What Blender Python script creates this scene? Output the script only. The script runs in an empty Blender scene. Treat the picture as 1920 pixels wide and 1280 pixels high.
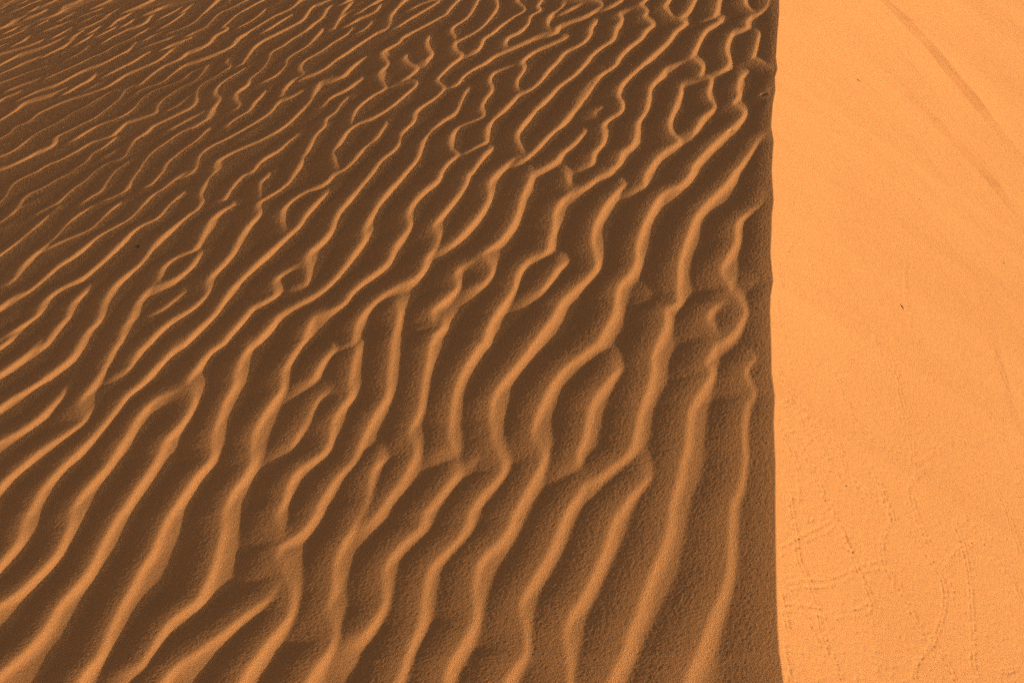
import bpy, math, random
import numpy as np
from mathutils import Vector, Matrix

# ------------------------------------------------------------------ camera
scene = bpy.context.scene
PITCH = math.radians(42.0)
CAM_H = 1.70
F_PX = 2133.0                      # focal length in pixels of the 1920 px wide photograph (40 mm on 36 mm)
YAW = math.atan(490.0 / F_PX * math.cos(PITCH))   # the crest runs along +Y, the camera looks a little left of it
cam_data = bpy.data.cameras.new('camera')
cam_data.sensor_width = 36.0
cam_data.lens = F_PX / 1920.0 * 36.0
cam_data.clip_start = 0.05
cam_data.clip_end = 2000.0
cam = bpy.data.objects.new('camera', cam_data)
scene.collection.objects.link(cam)
cam.location = (0, 0, CAM_H)
cam.rotation_euler = (math.pi / 2 - PITCH, 0, YAW)
scene.camera = cam

# ------------------------------------------------------------------ light
SUN_EL = math.radians(21.0)        # low sun
SUN_AZ = math.radians(-30.0)       # direction to the sun in the XY plane, measured from +X (towards the camera = negative)
sdir = Vector((math.cos(SUN_EL) * math.cos(SUN_AZ), math.cos(SUN_EL) * math.sin(SUN_AZ), math.sin(SUN_EL)))
sun_data = bpy.data.lights.new('sun', 'SUN')
sun_data.energy = 4.6
sun_data.angle = math.radians(0.5)
sun_data.color = (1.0, 0.86, 0.68)
sun = bpy.data.objects.new('sun', sun_data)
scene.collection.objects.link(sun)
sun.rotation_euler = sdir.to_track_quat('Z', 'Y').to_euler()
sun.location = sdir * 30

world = bpy.data.worlds.new('World')
scene.world = world
world.use_nodes = True
wn = world.node_tree.nodes
wl = world.node_tree.links
bg = wn['Background']
sky = wn.new('ShaderNodeTexSky')
sky.sky_type = 'NISHITA'
sky.sun_disc = False
sky.sun_elevation = SUN_EL
sky.sun_rotation = math.pi / 2 - SUN_AZ
sky.dust_density = 7.0
sky.air_density = 1.0
wl.new(sky.outputs['Color'], bg.inputs['Color'])
bg.inputs['Strength'].default_value = 0.080

scene.view_settings.view_transform = 'Standard'
scene.view_settings.look = 'None'
scene.view_settings.exposure = 0.0
scene.view_settings.gamma = 1.0
scene.cycles.use_denoising = False          # keep the grain of the sand
scene.cycles.use_adaptive_sampling = False
scene.cycles.max_bounces = 6
scene.cycles.pixel_filter_type = 'BLACKMAN_HARRIS'
scene.cycles.filter_width = 1.25

# ------------------------------------------------------------------ terrain parameters
L_NEAR, L_FAR, L_LEN = 0.264, 0.356, 1.1   # rippled side: slope beside the crest, slope farther down, over what distance it changes
TAN_R = math.tan(math.radians(31.0))     # sunlit slip side
CZ = math.cos(math.radians(20.0))

cp, sp = math.cos(PITCH), math.sin(PITCH)
cy_, sy_ = math.cos(YAW), math.sin(YAW)
FW = np.array([-sy_ * cp, cy_ * cp, -sp])
RT = np.array([cy_, sy_, 0.0])
UP = np.array([-sy_ * sp, cy_ * sp, cp])

def rays(px):
    px = np.asarray(px, float).reshape(-1, 2)
    u = (px[:, 0] - 960.0) / F_PX
    v = (640.0 - px[:, 1]) / F_PX
    return FW[None] + u[:, None] * RT[None] + v[:, None] * UP[None]

# dune crest traced from the photograph (photo pixels), laid on z = 0
CREST_PX = [(1461, 0), (1461, 25), (1457, 75), (1455, 107), (1458, 130), (1453, 145), (1454, 170), (1449, 195), (1446, 237),
            (1451, 265), (1449, 290), (1447, 320), (1449, 350), (1451, 375), (1447, 407), (1447, 432), (1445, 470), (1447, 500),
            (1450, 527), (1445, 555), (1444, 582), (1446, 640), (1447, 700), (1453, 742), (1451, 790), (1452, 825), (1454, 865),
            (1454, 960), (1455, 1035), (1456, 1110), (1458, 1170), (1461, 1222), (1465, 1247), (1469, 1280)]
def crest_z(y):
    # the crest dips gently with distance
    a = np.clip(y - 1.4, 0, 2.0); b = np.maximum(y - 3.4, 0)
    return -(0.06 * a * a / 2 + 0.12 * b)
r = rays(CREST_PX)
t = CAM_H / -r[:, 2]
for _ in range(60):
    t = 0.5 * t + 0.5 * (CAM_H - crest_z(t * r[:, 1])) / -r[:, 2]
cr = np.stack([t * r[:, 0], t * r[:, 1]], 1)[::-1]
CRY, CRX = cr[:, 1], cr[:, 0]
crest_dir = (CRX[-1] - CRX[0]) / (CRY[-1] - CRY[0])
def crest_x(y):
    y = np.asarray(y, float)
    x = np.interp(y, CRY, CRX)
    lo = np.minimum(y - CRY[0], 0); hi = np.maximum(y - CRY[-1], 0)
    x = x - 0.006 * np.sin(lo * 9) * (lo < 0) + crest_dir * 0.2 * hi - 0.012 * np.sin(hi * 5) - 0.006 * hi ** 2 * (hi < 8) - (hi >= 8) * (0.384 + 0.096 * (hi - 8))
    return x

def base_h(x, y):
    s = x - crest_x(y)
    l = np.maximum(-s, 0); rr = np.maximum(s, 0)
    hl = -(L_FAR * l - (L_FAR - L_NEAR) * L_LEN * (1 - np.exp(-l / L_LEN)) + 0.0010 * l * l / (1 + 0.06 * l))
    hr = -(TAN_R * rr) / (1 + 0.006 * rr)
    return hl + hr + crest_z(np.asarray(y, float))

def to_ground(px):
    """first meeting of the photo ray with the smooth dune"""
    r = rays(px)
    lo = np.full(len(r), 0.3); hi = np.full(len(r), 0.3)
    done = np.zeros(len(r), bool)
    tt = 0.3
    while tt < 60 and not done.all():
        tn = tt * 1.02
        z = CAM_H + tn * r[:, 2]
        below = (z < base_h(tn * r[:, 0], tn * r[:, 1])) & ~done
        lo[below] = tt; hi[below] = tn
        done |= below
        tt = tn
    for _ in range(25):
        m = 0.5 * (lo + hi)
        b = CAM_H + m * r[:, 2] < base_h(m * r[:, 0], m * r[:, 1])
        hi = np.where(b, m, hi); lo = np.where(b, lo, m)
    return np.stack([hi * r[:, 0], hi * r[:, 1]], 1), done

def to_pixel(x, y, z):
    d = np.stack([x, y, z - CAM_H], -1)
    zc = d @ FW
    zc = np.where(zc < 0.05, 0.05, zc)
    return 960 + F_PX * (d @ RT) / zc, 640 - F_PX * (d @ UP) / zc, d @ FW

# ------------------------------------------------------------------ ripple crests
# every line is one ripple crest; "ox oy scale | x y x y ... [~strength]"
TRACE = r'''
1100 960 .25
225 0 180 110 130 270 60 430 0 560 -60 665 -130 770 -165 890 -165 990 -150 1080 -140 1180 -135 1300
625 0 605 130 575 230 520 370 470 480 410 640 370 770 310 900 270 1050 215 1160 150 1300
1075 0 1068 150 1062 300 1052 450 1000 620 930 780 870 940 810 1090 760 1200 725 1300
1440 1130 1400 1290 ~.5
740 960 .25
225 0 190 110 110 180 20 270 -60 380 -85 480 -80 600 -90 700 -150 800 -240 920 -300 980
560 0 530 110 470 200 370 300 270 410 240 500 215 600 200 720 180 850 130 960 90 1060 50 1180 0 1300
885 0 860 100 780 220 680 310 620 400 600 500 590 620 600 750 580 840 530 930 470 1030 410 1130 385 1200 365 1300
1280 0 1220 150 1150 310 1080 430 1000 560 945 680 945 790 975 900 975 1050 920 1130 860 1210 810 1300
370 960 .25
190 0 180 170 135 340 100 450 50 560 0 650 -90 720 -190 800 -260 880 -330 990 -400 1100 -480 1220
600 -20 600 80 655 205
890 0 800 130 720 190 620 260 600 330 610 400 655 480 590 570 540 640 420 720 300 810 180 910 80 980 0 1040 -110 1110 -200 1190 -290 1300
655 480 705 600 705 700 680 780 600 880 520 970 450 1070 380 1160 300 1300
1210 0 1170 110 1090 230 1040 350 1020 470 1015 580 980 740 1010 840 1030 930 980 1040 900 1140 800 1300
0 960 .25
210 0 160 120 130 220 60 310 0 380 -60 450
530 0 510 120 430 290 350 390 250 490 130 600 0 690 -60 730
895 0 820 130 750 260 690 380 610 500 510 610 420 720 350 840 250 970 140 1080 0 1200 -60 1250
1270 0 1200 150 1130 310 1050 430 980 570 910 690 850 810 800 920 740 1060 650 1170 560 1300
1100 640 .25
90 0 20 50 -40 100 -160 190 -260 310 -320 430 -380 560 -410 680 -390 760 -330 860 -350 930 -410 1040 -460 1130 -540 1280
280 165 200 240 120 340 60 420 20 510 0 600 -30 740 -70 840 -65 930 -30 990
530 0 490 110 490 190 470 310 430 430 390 540 370 650 340 780 290 860 200 930 100 1010 0 1060 -70 1150 -160 1280
980 0 930 90 890 180 930 240 880 330 820 420 770 520 755 640 740 780 710 890 690 1010 660 1110 625 1240 625 1280
1330 70 1210 180 1190 240 1210 310 1250 370 1240 420 1200 480 1180 600 1170 720 1180 850 1165 970 1140 1100 1090 1200 1075 1280
500 950 430 1050 340 1140 240 1280
740 640 .25
265 0 245 150 215 300 200 420 180 520 120 650 110 720 155 820 110 930 40 1060 -20 1130 -90 1230 -160 1330 -210 1400 ~.95
650 0 590 90 500 240 450 380 430 480 415 620 410 730 430 800 480 860
510 930 420 1040 340 1140 270 1230 220 1280
1040 0 980 90 900 190 800 310 740 410 720 500 720 620 735 700 740 760 790 880 810 960 740 1060 650 1150 560 1280
740 760 715 800 680 850 600 885 ~.8
370 640 .25
200 0 80 90 0 190 -80 320 -30 400 -50 500 -130 620 -240 740 -290 850 -370 980 -470 1120 -560 1260
415 0 330 120 290 230 270 330 210 440 160 570 120 680 110 800 100 880 0 990 -80 1100 -200 1280
780 0 700 120 640 230 630 350 560 450 480 570 420 700 400 830 400 920 340 1020 260 1130 195 1280
1100 20 1000 80 920 180 860 290 810 340
1220 0 1190 80 1160 200 1140 330 1145 400 1080 490 1020 590 1000 700 960 810 860 890 760 960 690 1060 650 1180 610 1280
1140 320 1020 350 930 400 870 480 820 600 740 710 670 840 ~.8
1460 0 1450 120 1435 250 1420 400 1340 530 1270 660 1220 770 1170 890 1060 1000 980 1110 900 1240 880 1280
1430 850 1360 900 1310 980 1290 1080 1280 1180 1240 1280 1210 1330
0 640 .25
310 0 210 90 100 170 0 240 -60 280
70 -10 0 40 -50 70
610 0 550 100 450 190 340 270 220 350 100 420 0 490 -60 530
510 355 400 470 280 580 150 670 0 750 -60 790
890 0 830 100 770 220 700 320 620 420 590 490 620 555 630 590 540 660 420 740 300 820 180 920 60 1020 0 1080 -60 1130
1110 0 1030 90 980 180 910 270
1360 0 1250 110 1150 210 1050 320 950 400 860 520 770 630 680 730 560 850 460 940 370 1040 300 1130 220 1280
1400 340 1250 390 1130 460 1030 570 960 690 880 810 800 930 700 1040 600 1160 530 1280
1100 320 .25
180 0 80 50 0 110 -70 130
330 60 230 150 150 240 90 340 50 430 40 540 65 640 65 720 0 805 -110 900 -200 990 -260 1100 -330 1190 -400 1290
450 0 430 70 430 130
790 0 720 90 600 150 530 210 460 330 410 440 375 560 365 680 320 770 240 860 215 960 200 1060 140 1180 80 1280
1110 0 1050 90 960 180 880 260 810 350 770 450 730 560 695 680 685 800 680 900 680 980 640 1010 590 1040 590 1140 560 1220 530 1280
550 870 540 950 585 1030 ~.6
1380 110 1310 240 1230 300 1150 360 1120 420 1110 540 1050 650 1010 730 1030 810 1075 880 1050 960 980 1010 920 1060 910 1130 960 1200 1020 1250 ~.95
1060 920 1130 960 1185 1050 1170 1100 1120 1190 1050 1260 990 1290
1385 690 1340 770 1310 840 1300 890 ~.8
740 320 .25
90 0 20 80 -30 130 -110 230 -180 340 -230 440 -230 510 -300 610 -370 710 -460 820 -550 900 -650 960 -760 1020 -860 1080 -940 1170 -1040 1280
350 0 320 70 220 150 130 250 95 340 110 420 50 500 0 570 -50 680 -140 760 -260 850 -340 930 -370 980 -460 1040 -580 1080 -640 1150 -690 1280
560 0 530 100 470 190 370 310 305 390 295 440 330 500 300 580 240 650 210 740 140 810 50 850 0 880 -100 940 -200 1030 -270 1120 -300 1210 -310 1290
780 0 710 90 710 180 680 260 600 370 510 470 430 550 370 570
1040 0 1000 90 950 200 920 310 880 400 800 510 700 590 610 670 500 720 455 790 470 870 400 940 300 1030 275 1090 310 1160
375 1110 350 1180 300 1225 275 1290
660 650 710 700 730 750 690 820 610 890
1310 -20 1290 30 1310 100 1335 150 1240 230 1195 320 1190 410 1160 520 1140 600 1050 640 950 720 910 800 890 880 840 960 770 1050 710 1150 660 1290
1440 115 1380 145 1340 160 ~.9
1320 655 1230 720 1160 820 1090 910 1050 965
-20 960 20 1030 25 1100 0 1200 -20 1290
370 320 .25
140 0 60 100 25 180 30 240 0 290 -60 330 -150 400 -260 490 -340 580 -420 690 -520 770 -620 860 -680 950 -720 1040 -750 1130 -820 1200 -870 1280
390 0 320 60 260 130 200 220 170 250
570 15 490 70 470 130 480 200
740 0 690 80 620 140 540 190 460 240 450 290 460 330 390 400 320 500 270 600 200 690 110 780 75 850 80 910 0 1000 -80 1055 -190 1120 -290 1200 -370 1290
330 228 200 290 110 360 60 450 0 560 -40 600 -140 640 -230 700 -275 760 -290 830
1040 0 960 90 850 140 740 200 650 280 630 350 650 420 690 470
1010 130 900 230 820 320 760 410 680 480 560 590 460 680 370 770 260 880 190 980 120 1080 0 1190 -100 1290
50 600 0 650 -50 720 -150 800 -230 840 -300 860
1320 0 1220 120 1140 210 1060 310 1020 390 1000 450 930 530 850 600 810 670 830 750 820 850 790 900
820 680 700 740 610 790 575 850 590 920 520 970 420 1020 350 1100 270 1190 190 1290
0 320 .25
290 0 180 50 100 100 70 150 50 190 0 240 -60 280
570 0 440 60 340 120 230 170 170 220 130 280 60 350 0 390 -60 420
310 205 200 250 110 300 ~.8
120 385 0 430 -60 450 ~.8
720 0 650 70 560 130 480 200 420 250 310 310 210 365
440 280 350 350 260 430 190 490 100 560 0 630 -60 665
870 0 810 80 760 150 680 200 620 250 590 320
1040 0 980 90 930 160 800 220 690 270 590 330 510 400 430 490 350 560 240 640 160 730 110 810 50 870
955 210 850 280 760 370 680 440 560 490 440 540
1230 0 1170 70 1110 130
1420 0 1320 60 1250 120 1150 180 1090 240 1030 310 960 370 850 430 740 490 650 560 550 640 430 720 320 820 220 900 120 940 0 1020 -60 1060
1440 130 1350 190 1260 270 1190 350 1080 400 990 460 900 550 810 640 720 720 620 800 500 860 400 920 320 1000 280 1080 180 1150 80 1220 0 1280
690 870 600 940 530 1020 500 1100 430 1180 350 1290
1200 800 1140 870 1070 940 1020 1010 980 1100 930 1180 890 1290
1440 875 1330 950 1230 1030 1160 1080 ~.85
150 1080 60 1110 0 1140 -60 1170 ~.6
1100 0 .25
-120 0 -30 10 60 10 120 40 60 80 0 115 -80 145 -200 190 -240 230 -340 260 -470 320 -580 370 -690 420 -760 470 -850 520 -920 570 -960 620 -1010 660
260 0 180 50
450 -10 400 40 450 80 430 130 490 180 440 230 400 290 320 350 250 420 210 490 120 550 40 610 0 660 -90 800 -180 920 -290 1020 -380 1120 -450 1180
390 50 290 80 240 110 260 150 220 210 190 300 100 360 30 420 0 460 -90 560 -200 640 -290 730 -380 820 -470 920 -525 1010 -510 1080 -460 1150
90 130 30 210 20 265 -40 330 -160 390 -220 460 -290 530 -350 610 -420 670 -500 700 -580 780 -650 850 -730 930 -750 1000 -750 1060
620 -10 580 50 600 80 650 130 700 150 730 180 660 240 600 320 500 410 400 500 300 590 250 650 235 720 265 780 250 840 170 890 120 940 130 1010 110 1080 50 1150 40 1210 10 1270
170 785 80 820 60 850 100 890 ~.75
810 -10 760 80 710 130
990 -10 970 80 950 130
870 160 910 170 1000 140 ~.5
1005 155 900 220 850 290 810 370 770 440 680 480 600 510 550 570 480 650 460 740 440 830 380 920 370 1000 340 1080 260 1150 230 1230 140 1280
780 440 840 470 870 510 850 580 930 600 910 680 920 740 960 800 870 880 820 960 780 1030
930 595 770 610 710 640 700 700 660 800 620 900 620 960 650 1020 690 1060 600 1120 520 1190 450 1290
1180 -10 1190 40 1240 80 1290 100 1350 50 1370 -10
1250 105 1200 160 1195 205 1110 230 1060 300 1045 380 1070 460 1040 510 980 545
1300 215 1280 300 1260 380 1245 440 1300 460 1380 500 1420 560
1420 470 1370 500
1210 525 1150 580 1130 660 1135 720 1100 780 1180 840 1130 920 1060 980 970 1060 880 1150 800 1240 780 1290
1400 640 1360 700 1400 740
1380 970 1290 1050 1220 1150 1150 1240 1100 1290
740 0 .25
80 -10 20 60 -30 120 -40 200 -140 250 -280 340 -350 390 -440 450 -530 520 -630 560
300 -5 200 30 120 75
325 18 220 80 100 150 0 220
490 -10 420 60 385 110
350 125 230 190 130 240 60 280 30 320 -80 380 -90 430 -50 480 -110 540 -100 600 -70 660 -170 720 -270 800 -310 870 -320 930
280 240 240 310 250 370 275 410 240 450 230 500
115 395 70 440 100 480 160 520 110 570 30 625
50 620 150 620 160 640 80 710 0 780 -70 830 -140 870 -280 930 -360 990 -420 1080 -460 1150 -440 1230 -410 1280
630 -10 570 100 520 150 440 200 425 240 460 290 440 350 460 390 500 420 430 480 350 560 320 610 370 660 310 730 200 800 150 850 140 910 60 990 40 1060 0 1120 -100 1200 -170 1290
760 -10 770 50 720 130 660 200 590 250 490 300
920 -10 920 15 980 70 890 130 800 190 730 250 670 290 640 350 580 410
1110 -10 1070 50 1090 80 1020 120 1000 180 930 240 850 280 825 330 850 360
1280 -10 1250 60 1170 110 1145 160 1160 210 1210 235
1400 30 1340 55 1300 80
1330 260 1220 310 1100 360 1010 410 950 470 970 520 920 600 920 660 960 695
930 480 830 510 740 550 710 610 730 670 680 740 650 810 670 870 590 910 470 960 420 1040 430 1120 470 1160 400 1220 350 1290
690 1060 620 1100 550 1145
600 648 540 680 500 760 460 840 370 900 290 970 220 1050 190 1130 160 1200 80 1290
765 1085 680 1150 580 1290
1000 1160 900 1190 770 1290
1580 500 1520 590 1430 710 1350 820 1260 920 1150 1020 1060 1120 ~.9
1430 985 1340 1080 1250 1150 1200 1210 1100 1270 1040 1290
1530 820 1500 900 1440 950 ~.6
370 0 .25
160 -10 90 60 40 110 0 150 -50 185
390 -10 280 50 170 100 100 170 60 210 0 230
510 -10 380 60 300 110 230 170 190 210 220 220 130 270 90 320 0 360 -70 390
535 42 470 110 400 160 300 210
780 -10 710 60 600 110 500 170 400 230 300 290 260 345 140 400 0 450 -60 470
745 98 660 140 580 190 490 250
990 0 880 40 840 80 790 150 700 200 600 250 500 300 430 350 380 420 340 480
262 410 220 470 250 500 150 570 80 610 10 660 0 720 -25 790 -130 850 -240 900 -320 940
115 460 50 530 0 600 -120 660 -230 730 -290 790 -300 840
1050 30 980 60 940 130 870 180 800 240 700 300 650 340 560 390 540 450 490 520 400 590 380 630 290 700 290 760 320 790 270 850 ~.95
1140 35 1100 80 1080 120 1050 170 1020 235
1240 58 1160 80 1080 125 ~.8
980 200 940 220 880 290 820 350 720 410 675 450 670 490 600 560 490 620
1365 50 1330 90 1230 130 1150 180
1325 142 1280 200 1210 250
1165 215 1120 260 1020 320 940 380 850 430 790 470 770 530 800 560 720 600 650 670 640 715
1500 60 1450 110 1420 200 1340 250 1200 340 1130 390 1040 450 950 520 830 570
400 488 300 550 200 610 140 670 130 720 165 750 110 820 70 890 0 940 -60 965
60 830 0 850 ~.7
535 648 500 700 430 770 390 830 290 890 240 930 210 990
1310 408 1230 450 1150 510 1090 570 1000 590 920 620 880 690 850 760 770 840 700 910 620 970 500 1040 380 1090 250 1150 150 1210 130 1290
840 655 720 720 640 740 590 790 540 850 450 910 330 980 220 1040 100 1100 20 1170 0 1260
440 965 350 1025 ~.8
1275 570 1190 620 1120 670 1020 720 970 770 920 840
1162 708 1090 770 1040 840 970 890 950 950 890 1010 830 1120 770 1230 735 1290
1380 -10 1300 40 1240 80
1275 0 1220 25 ~.7
1450 880 1390 970 1330 1050 1240 1120 1160 1220 1080 1280 1040 1250
800 985 700 1050 620 1120 500 1190 410 1290
125 935 60 990 0 1050 -110 1130 -220 1220 -260 1290
260 -10 180 45 ~.6
640 -10 600 25 ~.7
1150 -10 1100 25
0 0 .25
75 175 0 210 -50 235
130 203 60 237
165 233 0 300 -50 320
218 262 180 300 120 332
70 315 0 350 -50 370
330 83 240 118
460 82 400 115 320 137
590 5 500 42 ~.8
545 103 460 147
530 155 400 205 300 245
345 288 240 330 100 370 0 400 -50 420
620 232 540 280 520 320 430 370 355 408
545 203 420 270
475 283 370 330 300 355 180 390 100 430 0 485 -50 510
740 73 620 117
745 108 620 162
785 138 700 180 620 212
745 203 690 237
685 267 600 318
675 330 620 385 540 430 465 467
310 420 200 460 100 510 0 555 -50 575
475 388 340 452 ~.7
415 478 270 520 150 565 0 620 -50 640
365 550 310 580 190 620 75 668 ~.85
170 685 80 710 0 750 -50 770
965 108 880 150 830 200
860 208 740 268
885 68 800 117
1003 148 940 187
1125 127 1080 175 980 210 900 250 830 285 745 343
1145 198 1060 245 970 300 880 335 790 390 690 430 600 475 500 520 390 567
1022 318 970 370 870 425 780 470 690 500 590 545 500 595 430 630 320 665 180 732
1150 380 1080 410 1000 460 900 510 785 572
1275 382 1190 450 1080 500 960 550 880 600 800 650 680 695 590 720 480 760 370 810 290 850 220 910 120 950 80 995 0 1040 -50 1060
725 537 680 590 600 635 520 682
755 618 640 682 ~.8
490 665 390 700 280 730 180 770 110 830 0 900 -50 930
1212 243 1140 270 1090 302
1305 272 1200 310 1080 350
1422 287 1320 320 1240 360
1195 63 1120 92
1333 73 1215 132
1365 112 1290 165 1225 205
1425 42 1350 102 ~.8
1560 70 1520 110 1470 160 1400 200 1285 242
1560 195 1520 210 1430 257
1145 -5 1050 40 955 78
1560 330 1520 350 1410 390 1350 440 1240 490 1150 550 1060 630
1070 610 940 670 850 680 760 730 640 800 540 850 450 910 350 960 260 1010 180 1070 100 1130 0 1170 -50 1190 ~.95
1560 425 1520 440 1400 480 1300 550 1220 615 1070 670 985 732
935 688 890 750 800 820 720 880 620 930 500 990 420 1030 390 1090 310 1120 220 1170 100 1230 0 1260 -50 1275
1540 500 1430 550 1370 600 1240 650 1140 690 1060 750 1010 810 900 880 780 920 660 980 520 1070
1540 530 1470 600 1350 660 1240 730 1180 790 1170 840 1060 880 960 910 890 970 830 1020 700 1060 580 1130 470 1190 370 1230 270 1290
1530 620 1470 700 1450 780 1350 840 1240 900 1150 940 1100 990 1010 1050 970 1120 930 1180 820 1220 730 1275
1440 710 1340 790 1245 832
1530 840 1370 920 1250 992
1560 890 1520 910 1360 990 1260 1060 1160 1130 1090 1210 1040 1290
845 1050 770 1110 700 1150 640 1220 550 1275
895 1118 780 1182
1005 1188 930 1240 860 1285
1540 1110 1470 1220 1450 1290
1130 860 1120 930 1155 945 ~.6
0 0 .125
470 40 380 90 200 155 ~.8
640 165 560 205 460 240
810 5 700 50 ~.8
360 25 270 60 ~.7
560 100 450 165 ~.7
60 100 -20 120 ~.6
1180 5 1080 40 960 90 890 180 780 230 640 270
1650 -5 1430 100 ~.8
700 310 620 348
380 240 260 275 190 300 150 345 60 395 -40 430
40 165 -30 190 ~.7
100 35 -20 75 ~.6
200 -10 100 45 ~.6
600 -10 480 40 ~.6
1820 60 1720 105 ~.6
520 345 385 400 ~.8
'''

def parse_trace(txt):
    out = []; ox = oy = 0.0; sc = 1.0
    for ln in txt.strip().splitlines():
        st = 1.0
        if '~' in ln:
            ln, q = ln.split('~'); st = float(q)
        v = [float(a) for a in ln.split()]
        if len(v) == 3:
            ox, oy, sc = v; continue
        p = np.array(v).reshape(-1, 2) * sc + (ox, oy)
        out.append((p, st))
    return out

def catmull(p, n=4):
    if len(p) < 3:
        tt = np.linspace(0, 1, n * 2 + 1)[:, None]
        return p[0] + (p[-1] - p[0]) * tt
    q = np.vstack([2 * p[0] - p[1], p, 2 * p[-1] - p[-2]])
    res = []
    for i in range(1, len(q) - 2):
        for k in range(n):
            t = k / n
            a, b, c, d = q[i - 1], q[i], q[i + 1], q[i + 2]
            res.append(0.5 * ((2 * b) + (c - a) * t + (2 * a - 5 * b + 4 * c - d) * t * t + (3 * b - a - 3 * c + d) * t ** 3))
    res.append(q[-2])
    return np.array(res)

lines = parse_trace(TRACE)
ends = []
allp = [catmull(p) for p, s in lines]
segs = []          # x0 y0 x1 y1 s0 s1 in world metres
for i, (p, st) in enumerate(lines):
    c = allp[i]
    L = np.concatenate([[0], np.cumsum(np.hypot(*np.diff(c, axis=0).T))])
    w = np.full(len(c), st)
    for e, dist in ((c[0], L), (c[-1], L[-1] - L)):
        free = -5 < e[0] < 1440 and 3 < e[1] < 1277
        if free:
            for j, o in enumerate(allp):
                if j != i and np.min(np.hypot(o[:, 0] - e[0], o[:, 1] - e[1])) < 11:
                    free = False; break
        if free:
            span = min(26.0, 0.35 * L[-1]) * (0.45 + 0.55 * min(1, e[1] / 900))
            w = w * np.clip(0.45 + 0.55 * dist / span, 0, 1)
    g, ok = to_ground(c)
    for k in range(len(g) - 1):
        if ok[k] and ok[k + 1]:
            segs.append((g[k][0], g[k][1], g[k + 1][0], g[k + 1][1], w[k], w[k + 1]))
for k in range(len(CRY) - 1):        # the dune crest is itself the last ripple
    segs.append((CRX[k], CRY[k], CRX[k + 1], CRY[k + 1], 1.0, 1.0))
segs = np.array(segs)
print('ripple segments', len(segs), 'x', segs[:, 0].min(), segs[:, 0].max(), 'y', segs[:, 1].min(), segs[:, 1].max())

# ------------------------------------------------------------------ grid (columns follow the crest)
def graded(start, stop, d0, k):
    v = [start]
    while v[-1] < stop:
        v.append(v[-1] + d0 + k * (v[-1] - start))
    return np.array(v)

QUAL = 1.35
yy = graded(0.75, 9.0, 0.0024 / QUAL, 0.0014 / QUAL)
yfar = graded(yy[-1], 60.0, 0.03, 0.05)[1:]
ynear = -graded(-0.75, 8.0, 0.004, 0.02)[1:][::-1]
ys = np.concatenate([ynear, yy, yfar])
sl = graded(0.0, 6.6, 0.0026 / QUAL, 0.0009 / QUAL)
slf = graded(sl[-1], 60.0, 0.02, 0.06)[1:]
sr = graded(0.0, 1.9, 0.0026 / QUAL, 0.0004 / QUAL)
srf = graded(sr[-1], 40.0, 0.006, 0.06)[1:]
ss = np.concatenate([-slf[::-1], -sl[::-1][:-1], sr, srf])
i0 = int(np.argmin(np.abs(ss)))
NY, NX = len(ys), len(ss)
cx = crest_x(ys)
X = cx[:, None] + ss[None, :]
Y = np.repeat(ys[:, None], NX, 1)
print('grid', NY, NX, NY * NX)
Z = base_h(X, Y)

# value noise for large irregularities
rng = np.random.default_rng(7)
def vnoise(x, y, sc, seed):
    g = np.random.default_rng(seed).standard_normal((256, 256))
    u = x / sc + 1000.37; v = y / sc + 1000.71
    iu = np.floor(u).astype(int); iv = np.floor(v).astype(int)
    fu = u - iu; fv = v - iv
    fu = fu * fu * (3 - 2 * fu); fv = fv * fv * (3 - 2 * fv)
    a = g[iu & 255, iv & 255]; b = g[(iu + 1) & 255, iv & 255]
    c = g[iu & 255, (iv + 1) & 255]; d = g[(iu + 1) & 255, (iv + 1) & 255]
    return (a * (1 - fu) + b * fu) * (1 - fv) + (c * (1 - fu) + d * fu) * fv

# --- distance to the nearest ripple crest -> local half wavelength
RMAX = 0.16
lx = X[:, :i0 + 1]; ly = Y[:, :i0 + 1]
D = np.full(lx.shape, RMAX)
ssl = ss[:i0 + 1]
def seg_loop(fn, R):
    for x0, y0, x1, y1, w0, w1 in segs:
        ya, yb = min(y0, y1) - R, max(y0, y1) + R
        r0, r1 = np.searchsorted(ys, ya), np.searchsorted(ys, yb)
        if r1 <= r0: continue
        c_lo = cx[r0:r1].min(); c_hi = cx[r0:r1].max()
        sa, sb = min(x0, x1) - R - c_hi, max(x0, x1) + R - c_lo
        q0, q1 = np.searchsorted(ssl, sa), np.searchsorted(ssl, sb)
        if q1 <= q0: continue
        px = (lx[r0:r1, q0:q1] - x0) / CZ; py = ly[r0:r1, q0:q1] - y0
        dx, dy = (x1 - x0) / CZ, y1 - y0
        L2 = dx * dx + dy * dy + 1e-12
        t = np.clip((px * dx + py * dy) / L2, 0, 1)
        ex = px - t * dx; ey = py - t * dy
        fn(r0, r1, q0, q1, ex, ey, w0 + (w1 - w0) * t)

def f_dist(r0, r1, q0, q1, ex, ey, w):
    d = np.sqrt(ex * ex + ey * ey)
    v = D[r0:r1, q0:q1]
    np.minimum(v, d, out=v)
seg_loop(f_dist, RMAX)

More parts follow.
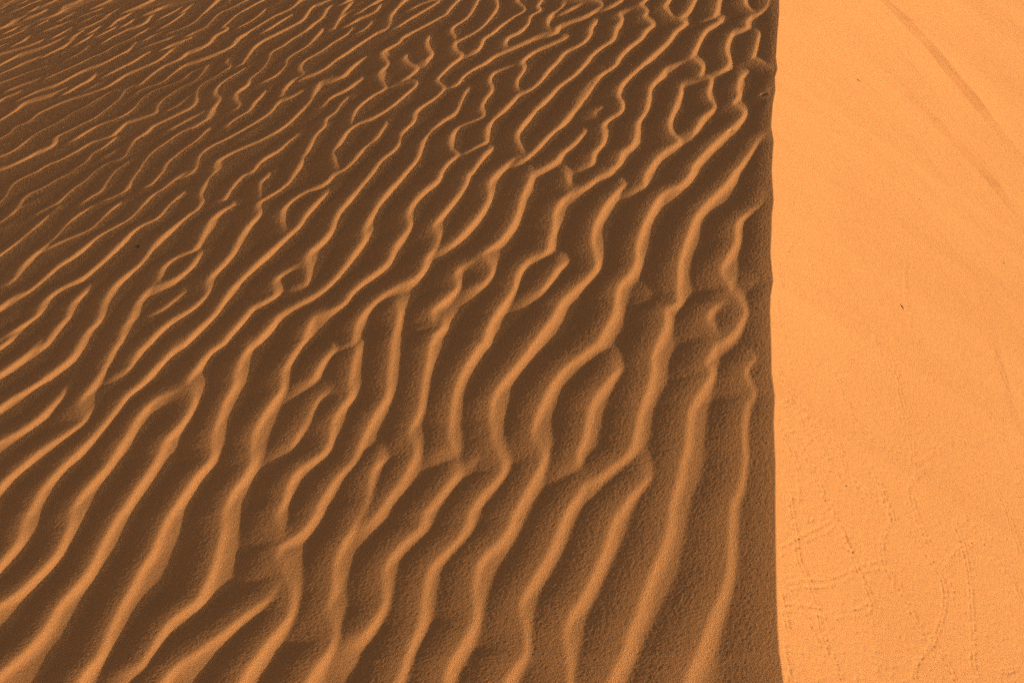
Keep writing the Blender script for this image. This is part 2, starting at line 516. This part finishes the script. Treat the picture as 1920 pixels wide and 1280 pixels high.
# local wavelength on a coarse regular lattice: local maximum of D, then smoothed
CG = 0.05
gx0, gx1, gy0, gy1 = -9.0, 2.0, -1.0, 11.0
nxg, nyg = int((gx1 - gx0) / CG), int((gy1 - gy0) / CG)
M = np.zeros((nyg, nxg))
fx = np.clip(((lx - gx0) / CG).astype(int), 0, nxg - 1); fy = np.clip(((ly - gy0) / CG).astype(int), 0, nyg - 1)
inside = D < RMAX * 0.6
np.maximum.at(M, (fy[inside], fx[inside]), D[inside])
M2 = M.copy()
for _ in range(2):
    M = M2.copy()
    for dy in (-1, 0, 1):
        for dx in (-1, 0, 1):
            M2 = np.maximum(M2, np.roll(np.roll(M, dy, 0), dx, 1))
mask = (M2 > 0).astype(float); val = M2 * mask
def blur(a, n):
    for _ in range(n):
        a = (a + np.roll(a, 1, 0) + np.roll(a, -1, 0)) / 3
        a = (a + np.roll(a, 1, 1) + np.roll(a, -1, 1)) / 3
    return a
num, den = blur(val, 9), blur(mask, 9)
Wm = num / np.maximum(den, 1e-6)
Wm[den < 1e-5] = 0.05
bx = np.clip((lx - gx0) / CG - 0.5, 0, nxg - 1.001); by = np.clip((ly - gy0) / CG - 0.5, 0, nyg - 1.001)
ix = bx.astype(int); iy = by.astype(int); bx -= ix; by -= iy
HW = (Wm[iy, ix] * (1 - bx) + Wm[iy, ix + 1] * bx) * (1 - by) + (Wm[iy + 1, ix] * (1 - bx) + Wm[iy + 1, ix + 1] * bx) * by
del bx, by, ix, iy
HW = np.clip(HW * 1.04, 0.018, 0.085)
print('half wavelength', HW.min(), np.median(HW), HW.max())

# --- ripple profile.  sun side falls off at once, lee side rounds off slowly; both reach the trough at u = 1
sun2 = np.array([math.cos(SUN_AZ), math.sin(SUN_AZ)])
wind = np.array([0.94, -0.34])
def prof_sun(u):
    u = np.clip(u, 0, 1)
    return 1 - (1 - u) ** 2.0
def prof_lee(u):
    u = np.clip(u, 0, 1)
    return 1 - (1 - u ** 2.1) ** 1.3
H = np.zeros(lx.shape)
QN = np.clip(np.clip(-ss[:i0 + 1] / 1.2, 0, 1)[None] + np.clip((ly - 1.5) / 1.5, 0, 1), 0, 1)
WS = 0.54 - 0.0 * QN
def f_h(r0, r1, q0, q1, ex, ey, w):
    d = np.sqrt(ex * ex + ey * ey)
    u = d / HW[r0:r1, q0:q1]
    c = np.clip((ex * wind[0] + ey * wind[1]) / np.maximum(d, 1e-6) * 0.5 + 0.5, 0, 1)
    c = c * c * (3 - 2 * c)
    gl = prof_lee(u / 1.36); g = gl + (prof_sun(u / WS[r0:r1, q0:q1]) - gl) * c
    v = H[r0:r1, q0:q1]
    np.maximum(v, w * (1 - g), out=v)
seg_loop(f_h, 0.115)

# outside the traced window: same kind of ripples grown from warped stripes
zl = Z[:, :i0 + 1]
pu, pv, pz = to_pixel(lx, ly, zl)
off = np.maximum.reduce([-pu, pu - 1920, -pv, pv - 1280]) * np.maximum(pz, 0.2) / F_PX
off = np.where(pz < 0.2, 1.0, off)
mo = np.clip((off - 0.01) / 0.06, 0, 1)
ph = (lx * 0.93 - ly * (0.45 + 0.05 * vnoise(lx, ly, 2.0, 3))) / 0.105 + 0.55 * vnoise(lx, ly, 0.45, 1) + 0.3 * vnoise(lx, ly, 0.2, 2)
fr = ph - np.floor(ph)
hs = np.where(fr < 0.33, 1 - prof_sun(fr / 0.33), 1 - prof_lee((1 - fr) / 0.67)) * np.clip(0.85 + 0.25 * vnoise(lx, ly, 0.3, 5), 0.3, 1)
H = H * (1 - mo) + hs * mo
HW = HW * (1 - mo) + 0.05 * mo
del ph, fr, hs, pu, pv, pz, off, mo

def smooth(a, n):
    for _ in range(n):
        a[1:-1] = 0.25 * a[:-2] + 0.5 * a[1:-1] + 0.25 * a[2:]
        a[:, 1:-1] = 0.25 * a[:, :-2] + 0.5 * a[:, 1:-1] + 0.25 * a[:, 2:]
    return a
H = smooth(H, 7)
AMP = 0.084 + 0.070 * QN                      # ripple height / half wavelength
edge = np.clip(-ss[:i0 + 1] / 0.03, 0, 1)[None]
amp = HW * AMP * (1 + 0.05 * vnoise(lx, ly, 0.35, 11))
fade_far = np.clip((40 - np.hypot(lx, ly)) / 25, 0, 1)
rad = np.hypot(lx, ly)
t_ = np.clip((rad - 3.0) / 5.0, 0, 1)
amp *= 1 - 0.12 * t_
Hc = H[:, -1:].copy()
Zr = amp * (H - 1) * fade_far
Zr[:, -1] *= 0.3
Z[:, :i0 + 1] += Zr
# broad, barely visible undulation of the rippled side
Z[:, :i0 + 1] += 0.0005 * vnoise(lx, ly, 0.5, 21) * np.clip(-ss[:i0 + 1] / 0.3, 0, 1)[None]

# ------------------------------------------------------------------ slip side details
rx = X[:, i0:]; ry = Y[:, i0:]; ssr = ss[i0:]
DZ = np.zeros(rx.shape)
# the grooves and small ledges running down the upper slip side
def stroke(px, width, depth, skew=0.0, taper=True):
    c = catmull(np.array(px, float), 4)
    g, ok = to_ground(c)
    n = len(g)
    R = width * 3.2
    for k in range(n - 1):
        x0, y0 = g[k]; x1, y1 = g[k + 1]
        r0, r1 = np.searchsorted(ys, min(y0, y1) - R), np.searchsorted(ys, max(y0, y1) + R)
        if r1 <= r0: continue
        q0 = np.searchsorted(ssr, min(x0, x1) - R - cx[r0:r1].max()); q1 = np.searchsorted(ssr, max(x0, x1) + R - cx[r0:r1].min())
        if q1 <= q0: continue
        px_ = (rx[r0:r1, q0:q1] - x0); py_ = ry[r0:r1, q0:q1] - y0
        dx, dy = x1 - x0, y1 - y0; L2 = dx * dx + dy * dy + 1e-12
        t = np.clip((px_ * dx + py_ * dy) / L2, 0, 1)
        ex = px_ - t * dx; ey = py_ - t * dy
        d = np.sqrt(ex * ex + ey * ey)
        side = (px_ * dy - py_ * dx) / math.sqrt(L2) / width
        f = 1.0
        if taper:
            a = (k + t) / (n - 1)
            f = np.clip(np.minimum(a, 1 - a) * 6, 0, 1)
        v = np.exp(-(d / width) ** 2) * depth * f * (1 + skew * side)
        m = STROKE[r0:r1, q0:q1]
        np.maximum(m, np.abs(v), out=m)
STROKE = np.zeros(rx.shape)
def ledge(px, width, rise):
    """a shallow facet along a line: climbs across the strip, then eases back"""
    c = catmull(np.array(px, float), 4)
    g, ok = to_ground(c)
    n = len(g); best = np.full(rx.shape, 1e9); hv = np.zeros(rx.shape)
    R = width * 9
    for k in range(n - 1):
        x0, y0 = g[k]; x1, y1 = g[k + 1]
        r0, r1 = np.searchsorted(ys, min(y0, y1) - R), np.searchsorted(ys, max(y0, y1) + R)
        q0 = np.searchsorted(ssr, min(x0, x1) - R - cx[r0:r1].max()); q1 = np.searchsorted(ssr, max(x0, x1) + R - cx[r0:r1].min())
        if q1 <= q0: continue
        px_ = (rx[r0:r1, q0:q1] - x0); py_ = ry[r0:r1, q0:q1] - y0
        dx, dy = x1 - x0, y1 - y0; L2 = dx * dx + dy * dy + 1e-12
        t = np.clip((px_ * dx + py_ * dy) / L2, 0, 1)
        ex = px_ - t * dx; ey = py_ - t * dy
        d = ex * ex + ey * ey
        side = (-px_ * dy + py_ * dx) / math.sqrt(L2) / width      # positive = away from the camera
        f = np.clip(np.minimum((k + t) / (n - 1), 1 - (k + t) / (n - 1)) * 4, 0, 1)
        p = np.where(side < -1, 0, np.where(side < 1, (side + 1) / 2, np.exp(-(side - 1) / 2.6)))
        p = p * np.clip((9 - np.sqrt(d) / width) / 3, 0, 1)
        b = best[r0:r1, q0:q1]; h = hv[r0:r1, q0:q1]
        m = d < b
        b[m] = d[m]; h[m] = (p * f * rise * 3.2)[m]
    return hv
DZ += ledge([(1590, -90), (1655, 0), (1689, 37), (1717, 67), (1745, 96), (1779, 138), (1813, 177), (1844, 214), (1886, 261), (1940, 325)], 0.034, 0.0095)
DZ += ledge([(1690, 175), (1735, 215), (1775, 255), (1812, 292), (1850, 332), (1890, 380), (1960, 460)], 0.026, 0.0072)
DZ += ledge([(1580, -30), (1625, 20), (1665, 70), (1720, 135), (1790, 220)], 0.008, 0.0014)
DZ += ledge([(1800, 250), (1850, 315), (1900, 380), (1950, 440)], 0.006, 0.0013)
DZ += ledge([(1830, -20), (1880, 25), (1940, 85)], 0.006, 0.0016)
DZ += ledge([(1700, 30), (1760, 100), (1830, 190), (1930, 300)], 0.006, 0.0011)
DZ += ledge([(1855, 585), (1880, 700), (1905, 790), (1950, 850)], 0.012, 0.0008)
STROKE[:] = 0
stroke([(1680, 325), (1760, 425), (1830, 510), (1935, 640)], 0.010, 0.0020)
stroke([(1800, 300), (1860, 362), (1930, 440)], 0.006, 0.0016)
DZ += STROKE
# thin flow streaks down the slope, mostly on the far part
gdown = to_ground([(1650, 40), (1850, 270)])[0]
dv = gdown[1] - gdown[0]; dv /= np.hypot(*dv)
along = rx * dv[0] + ry * dv[1]; across = rx * -dv[1] + ry * dv[0]
far = np.clip((ry - 1.9) / 1.2, 0.12, 1) * np.clip(ssr / 0.25, 0, 1)[None]
print('streak dir', math.degrees(math.atan2(dv[1], dv[0])))
DZ += far * (0.00035 * vnoise(across, along * 0.035, 0.012, 31) + 0.0009 * vnoise(across, along * 0.05, 0.05, 32) + 0.0012 * vnoise(across, along * 0.1, 0.14, 33))
DZ += 0.005 * vnoise(rx, ry, 0.55, 34) * np.clip(ssr / 0.2, 0, 1)[None]

# insect tracks: two rows of tiny dents
prand = random.Random(5)
dents = []
def track(px, gap=2.6, step=3.9, depth=1.0, rows=2):
    c = catmull(np.array(px, float), 8)
    L = np.concatenate([[0], np.cumsum(np.hypot(*np.diff(c, axis=0).T))])
    step = step * (1.35 if rows == 2 else 1.0); gap = gap * (1.3 if rows == 2 else 1.0)
    n = int(L[-1] / step)
    for k in range(n):
        l = k * step + prand.uniform(-0.6, 0.6)
        x = np.interp(l, L, c[:, 0]); y = np.interp(l, L, c[:, 1])
        x2 = np.interp(l + 2, L, c[:, 0]); y2 = np.interp(l + 2, L, c[:, 1])
        tx, ty = x2 - x, y2 - y; m = math.hypot(tx, ty) + 1e-6
        for s in ((-1, 1) if rows == 2 else (0,)):
            if prand.random() < 0.16: continue
            dents.append((x - ty / m * gap * s + prand.uniform(-.7, .7), y + tx / m * gap * s + prand.uniform(-.7, .7), depth * prand.uniform(0.4, 1.1)))
def tile(ox, oy, sc, *ls, **kw):
    for l in ls:
        p = np.array(l, float).reshape(-1, 2) / sc + (ox, oy)
        track(p, **kw)
tile(1380, 900, 3.368, [280, 450, 330, 420, 450, 350, 560, 300, 640, 240], [340, 665, 440, 640, 560, 640, 680, 600, 760, 560, 850, 530, 930, 520],
     [300, 800, 400, 800, 520, 815, 600, 840, 700, 820, 800, 810, 870, 760], gap=5.0, step=4.4)
tile(1380, 900, 3.368, [870, 760, 840, 680, 790, 590, 740, 470, 690, 350, 630, 230, 560, 90, 510, 0],
     [380, 60, 440, 200, 480, 270], [340, 100, 380, 350, 400, 500, 470, 640, 520, 790, 540, 930, 600, 1080, 680, 1260],
     [900, 0, 960, 160, 1050, 280, 1150, 390, 1240, 520, 1310, 640, 1320, 780, 1280, 930, 1230, 1040, 1150, 1130, 1130, 1250],
     [740, 0, 880, 100, 990, 230, 930, 350, 930, 480, 960, 560, 1040, 670, 1090, 770, 1160, 900, 1260, 1020, 1340, 1150, 1400, 1270],
     [1380, 280, 1430, 400, 1460, 540, 1480, 680, 1490, 850, 1500, 1000, 1500, 1150, 1540, 1260],
     [1420, 240, 1500, 310, 1560, 380, 1640, 500, 1740, 620, 1819, 780], [1640, 60, 1700, 180, 1750, 330, 1800, 480],
     [1100, 80, 1150, 250, 1220, 400], [1320, 560, 1400, 450, 1500, 400], [260, 640, 300, 800, 330, 950], [290, 1010, 330, 1200, 350, 1280],
     [1680, 1200, 1819, 1180], [380, 760, 480, 900, 560, 1050])
tile(1380, 900, 3.368, [610, 190, 690, 340, 750, 470], [1640, 500, 1740, 630, 1819, 760], [540, 950, 600, 1090], gap=0.4, step=2.0, rows=1, depth=0.45)
tile(1400, 440, 5.333, [260, 100, 330, 370, 375, 510], [770, 100, 900, 170, 1050, 260], [300, 640, 320, 850, 380, 1050, 450, 1220],
     [620, 240, 700, 380, 820, 560, 950, 750, 1170, 870, 1260, 970, 1370, 1190], [400, 200, 420, 130, 480, 60],
     [1600, 180, 1590, 480, 1600, 650, 1650, 900, 1720, 1100], gap=1.6, step=3.5, depth=0.7)
tile(1440, 620, 4, [60, 240, 130, 400, 230, 560, 330, 700, 400, 860, 500, 1030, 640, 1120, 800, 1240], [60, 620, 180, 760, 270, 900, 330, 1040, 400, 1200, 460, 1280],
     [90, 740, 170, 880, 230, 1050, 230, 1200, 260, 1280], [120, 560, 150, 500, 200, 560, 250, 700, 340, 860], [420, 720, 450, 800, 530, 850, 560, 950, 600, 1080],
     [500, 310, 560, 430, 640, 660, 740, 800, 900, 900, 1050, 920], [800, 40, 870, 170, 960, 290, 990, 450, 1000, 650, 1080, 860, 1090, 1000, 1180, 960, 1280, 900],
     [820, 200, 940, 320, 1040, 620, 1160, 800, 1260, 900], [1280, 900, 1400, 830, 1560, 850, 1700, 800, 1790, 900, 1860, 1050, 1920, 1200],
     [1690, 1090, 1780, 1100, 1850, 1190, 1900, 1260], [1100, 20, 1220, 150, 1400, 350, 1560, 500, 1700, 700, 1800, 860], [1640, 20, 1720, 240, 1790, 420, 1880, 580],
     [700, 1000, 830, 1120, 900, 1260], [1280, 1000, 1350, 1080, 1480, 1230], [1040, 1180, 1130, 1080, 1250, 990], gap=2.2, step=3.8, depth=0.8)
tile(1440, 620, 4, [130, 690, 200, 790, 280, 900], [400, 860, 500, 1030], [230, 560, 330, 700], gap=.3, step=2.0, rows=1, depth=0.4)
tile(1440, 300, 4, [230, 560, 170, 630, 140, 700], [300, 730, 360, 830, 470, 1000], [410, 780, 470, 900], [820, 610, 900, 700], [960, 610, 1020, 700, 1070, 790],
     [1030, 780, 1040, 1050], [1000, 1090, 1050, 1180, 1080, 1260], [1750, 640, 1760, 760], [60, 820, 100, 920, 125, 960], [500, 300, 600, 400, 700, 500, 820, 620],
     [560, 60, 640, 200, 740, 330], [1480, 200, 1560, 380, 1660, 560, 1700, 700], gap=1.3, step=3.4, depth=0.6)
dents = [d for d in dents if d[0] > crest_x(1.0) and d[0] > 1458]
# a light scatter of loose marks among the tracks
for _ in range(2600):
    dents.append((prand.uniform(1462, 1920), prand.uniform(120, 1280) if prand.random() < .3 else prand.uniform(640, 1280), prand.uniform(0.15, 0.5)))
dp = np.array(dents)
gp, okd = to_ground(dp[:, :2])
for (x, y), dd, ok in zip(gp, dp[:, 2], okd):
    if not ok: continue
    R = 0.010
    r0, r1 = np.searchsorted(ys, y - R), np.searchsorted(ys, y + R)
    q0 = np.searchsorted(ssr, x - R - crest_x(y)); q1 = np.searchsorted(ssr, x + R - crest_x(y))
    if r1 <= r0 or q1 <= q0 or q0 == 0: continue
    d2 = ((rx[r0:r1, q0:q1] - x) ** 2 + (ry[r0:r1, q0:q1] - y) ** 2) / 0.0027 ** 2
    DZ[r0:r1, q0:q1] -= 0.0026 * dd * np.exp(-d2)
DZ[:, 0] = 0
Z[:, i0:] += DZ

# small pit near the crest on the rippled side
for (pxx, pyy, rr, dd) in ((1432, 177, 0.007, 0.008), (1371, 243, 0.004, 0.004), (1367, 245, 0.003, 0.004), (1435, 35, 0.003, 0.003)):
    (x, y), = to_ground([(pxx, pyy)])[0]
    Z -= dd * np.exp(-(((X - x) / rr) ** 2 + ((Y - y) / rr) ** 2))

# ------------------------------------------------------------------ sand grains: relief at grain-clump scale
n1 = rng.standard_normal(Z.shape)
n2 = rng.standard_normal(Z.shape); n2 = smooth(n2, 1) * 1.9
spac = np.maximum(np.gradient(ys)[:, None], np.abs(np.gradient(ss))[None, :])
GR = 0.050
grain = 0.00018 * (spac / 0.0026) ** 0.2 * (0.9 * n1 + 0.2 * n2)
grain = np.clip(grain, -0.0022, 0.0022)
lw = np.where(ss < 0, 1.0, 0.12)[None]
Z += grain * lw * (np.hypot(X, Y) < 14)

# ------------------------------------------------------------------ mesh
def grid_mesh(name):
    me = bpy.data.meshes.new(name)
    co = np.empty((NY * NX, 3), np.float32)
    co[:, 0] = X.ravel(); co[:, 1] = Y.ravel(); co[:, 2] = Z.ravel()
    nf = (NY - 1) * (NX - 1)
    a = (np.arange(NY - 1)[:, None] * NX + np.arange(NX - 1)[None]).ravel()
    idx = np.stack([a, a + 1, a + NX + 1, a + NX], 1).astype(np.int32)
    me.vertices.add(NY * NX); me.vertices.foreach_set('co', co.ravel())
    me.loops.add(nf * 4); me.loops.foreach_set('vertex_index', idx.ravel())
    me.polygons.add(nf)
    me.polygons.foreach_set('loop_start', np.arange(0, nf * 4, 4, dtype=np.int32))
    me.polygons.foreach_set('use_smooth', np.ones(nf, bool))
    me.update(calc_edges=True)
    return me

def sand_material():
    m = bpy.data.materials.new('dune_sand'); m.use_nodes = True
    nt = m.node_tree; N = nt.nodes; K = nt.links
    b = N['Principled BSDF']
    b.inputs['Roughness'].default_value = 0.85
    b.inputs['Specular IOR Level'].default_value = 0.12
    b.inputs['Diffuse Roughness'].default_value = 0.35
    geo = N.new('ShaderNodeNewGeometry')
    def noise(scale, detail=2.0):
        n = N.new('ShaderNodeTexNoise'); n.inputs['Scale'].default_value = scale; n.inputs['Detail'].default_value = detail
        n.inputs['Roughness'].default_value = 0.6
        K.new(geo.outputs['Position'], n.inputs['Vector']); return n
    g = noise(600, 2); big = noise(1.3, 4)
    ramp = N.new('ShaderNodeValToRGB')
    ramp.color_ramp.elements[0].position = 0.25; ramp.color_ramp.elements[0].color = (0.62, 0.256, 0.077, 1)
    ramp.color_ramp.elements[1].position = 0.75; ramp.color_ramp.elements[1].color = (0.81, 0.360, 0.118, 1)
    K.new(g.outputs['Fac'], ramp.inputs['Fac'])
    mix = N.new('ShaderNodeMix'); mix.data_type = 'RGBA'; mix.blend_type = 'MULTIPLY'
    r2 = N.new('ShaderNodeValToRGB')
    r2.color_ramp.elements[0].position = 0.3; r2.color_ramp.elements[0].color = (0.93, 0.92, 0.90, 1)
    r2.color_ramp.elements[1].position = 0.7; r2.color_ramp.elements[1].color = (1.0, 1.0, 1.0, 1)
    K.new(big.outputs['Fac'], r2.inputs['Fac'])
    mix.inputs['Factor'].default_value = 1.0
    K.new(ramp.outputs['Color'], mix.inputs[6]); K.new(r2.outputs['Color'], mix.inputs[7])
    K.new(mix.outputs[2], b.inputs['Base Color'])
    bump = N.new('ShaderNodeBump'); bump.inputs['Strength'].default_value = 1.0; bump.inputs['Distance'].default_value = 0.0020
    fine = noise(520, 3)
    K.new(fine.outputs['Fac'], bump.inputs['Height']); K.new(bump.outputs['Normal'], b.inputs['Normal'])
    return m

sand = sand_material()
me = grid_mesh('sand_dune')
me.materials.append(sand)
dune = bpy.data.objects.new('sand_dune', me)
scene.collection.objects.link(dune)
dune['kind'] = 'structure'

# the desert floor far below, reaching the horizon
zf = float(Z.min()) + 0.5
pm = bpy.data.meshes.new('ground')
S = 1500.0
pm.from_pydata([(-S, -S, zf), (S, -S, zf), (S, S, zf), (-S, S, zf)], [], [(0, 1, 2, 3)])
pm.materials.append(sand)
gnd = bpy.data.objects.new('ground', pm)
scene.collection.objects.link(gnd)
gnd['kind'] = 'structure'

# ------------------------------------------------------------------ small loose things
def flat_mat(name, col, rough=0.8):
    m = bpy.data.materials.new(name); m.use_nodes = True
    N = m.node_tree.nodes; b = N['Principled BSDF']
    b.inputs['Roughness'].default_value = rough
    n = N.new('ShaderNodeTexNoise'); n.inputs['Scale'].default_value = 300
    tc = N.new('ShaderNodeNewGeometry'); m.node_tree.links.new(tc.outputs['Position'], n.inputs['Vector'])
    rp = N.new('ShaderNodeValToRGB')
    rp.color_ramp.elements[0].color = (col[0] * .6, col[1] * .6, col[2] * .6, 1); rp.color_ramp.elements[1].color = (col[0] * 1.3, col[1] * 1.3, col[2] * 1.3, 1)
    m.node_tree.links.new(n.outputs['Fac'], rp.inputs['Fac']); m.node_tree.links.new(rp.outputs['Color'], b.inputs['Base Color'])
    return m
straw_mat = flat_mat('dry_stalk', (0.10, 0.045, 0.015))
stone_mat = flat_mat('dark_stone', (0.05, 0.03, 0.018))

def ground_z(x, y):
    j = int(np.clip(np.searchsorted(ys, y), 1, NY - 2)); k = int(np.clip(np.searchsorted(ss, x - float(crest_x(y))), 1, NX - 2))
    return float(Z[j, k])

def straw(p0, p1, rad, label):
    g, _ = to_ground([p0, p1])
    a = Vector((g[0][0], g[0][1], ground_z(*g[0]) + rad * .6)); b = Vector((g[1][0], g[1][1], ground_z(*g[1]) + rad * .6))
    L = (b - a).length; ctr = (a + b) / 2
    rings = 9; sides = 8
    vs, fs = [], []
    zx = (b - a).normalized(); up = Vector((0, 0, 1)); sx = zx.cross(up).normalized(); up2 = sx.cross(zx)
    for i in range(rings):
        f = i / (rings - 1)
        rr = rad * (math.sin(math.pi * min(max(f, .06), .94)) ** .6) * (1 + .15 * math.sin(i * 2.3))
        c = (a - ctr) + (b - a) * f + up2 * (L * .05 * math.sin(math.pi * f))
        for k in range(sides):
            an = 2 * math.pi * k / sides
            vs.append(c + sx * rr * math.cos(an) + up2 * rr * .7 * math.sin(an))
    for i in range(rings - 1):
        for k in range(sides):
            k2 = (k + 1) % sides
            fs.append((i * sides + k, i * sides + k2, (i + 1) * sides + k2, (i + 1) * sides + k))
    fs.append(tuple(reversed(range(sides)))); fs.append(tuple(range((rings - 1) * sides, rings * sides)))
    m = bpy.data.meshes.new('stalk_fragment'); m.from_pydata([tuple(v) for v in vs], [], fs)
    for p in m.polygons: p.use_smooth = True
    m.materials.append(straw_mat)
    o = bpy.data.objects.new('stalk_fragment', m); scene.collection.objects.link(o); o.location = ctr
    o['label'] = label; o['category'] = 'stalk fragment'; o['group'] = 'dark stalk fragments on the sunlit slope'

straw((1688, 569), (1695, 579), 0.0015, 'largest dark stalk sliver, on the middle of the smooth sunlit slope')
straw((1607, 147), (1612, 153), 0.0017, 'short dark stalk sliver high on the sunlit slope, nearest the crest line')
straw((1723, 369), (1727, 373), 0.0012, 'tiny dark stalk sliver just below the pale raised streak of the sunlit slope')
straw((1881, 488), (1885, 494), 0.0012, 'thin dark stalk sliver nearest the right edge of the sunlit slope')

def pebble(px, rad, label, seed):
    import bmesh
    (x, y), = to_ground([px])[0]
    bm = bmesh.new(); bmesh.ops.create_icosphere(bm, subdivisions=3, radius=rad)
    rr = random.Random(seed)
    k = [Vector((rr.uniform(-1, 1), rr.uniform(-1, 1), rr.uniform(-1, 1))).normalized() for _ in range(7)]
    for v in bm.verts:
        n = v.co.normalized()
        s = 1.0
        for q in k: s -= 0.16 * max(0, n.dot(q) - .55) * 2
        v.co *= s; v.co.z *= .62; v.co.x *= 1.3
    for f in bm.faces: f.smooth = True
    m = bpy.data.meshes.new('pebble'); bm.to_mesh(m); bm.free(); m.materials.append(stone_mat)
    o = bpy.data.objects.new('pebble', m); scene.collection.objects.link(o)
    o.location = (x, y, ground_z(x, y) + rad * .2); o.rotation_euler = (.1, .1, rr.uniform(0, 3))
    o['label'] = label; o['category'] = 'pebble'
pebble((258, 459.5), 0.0052, 'dark pebble alone in a wide shaded trough left of the ripple field', 1)
pebble((1587, 909), 0.0018, 'tiny black pebble among insect tracks on the lower sunlit slope', 2)
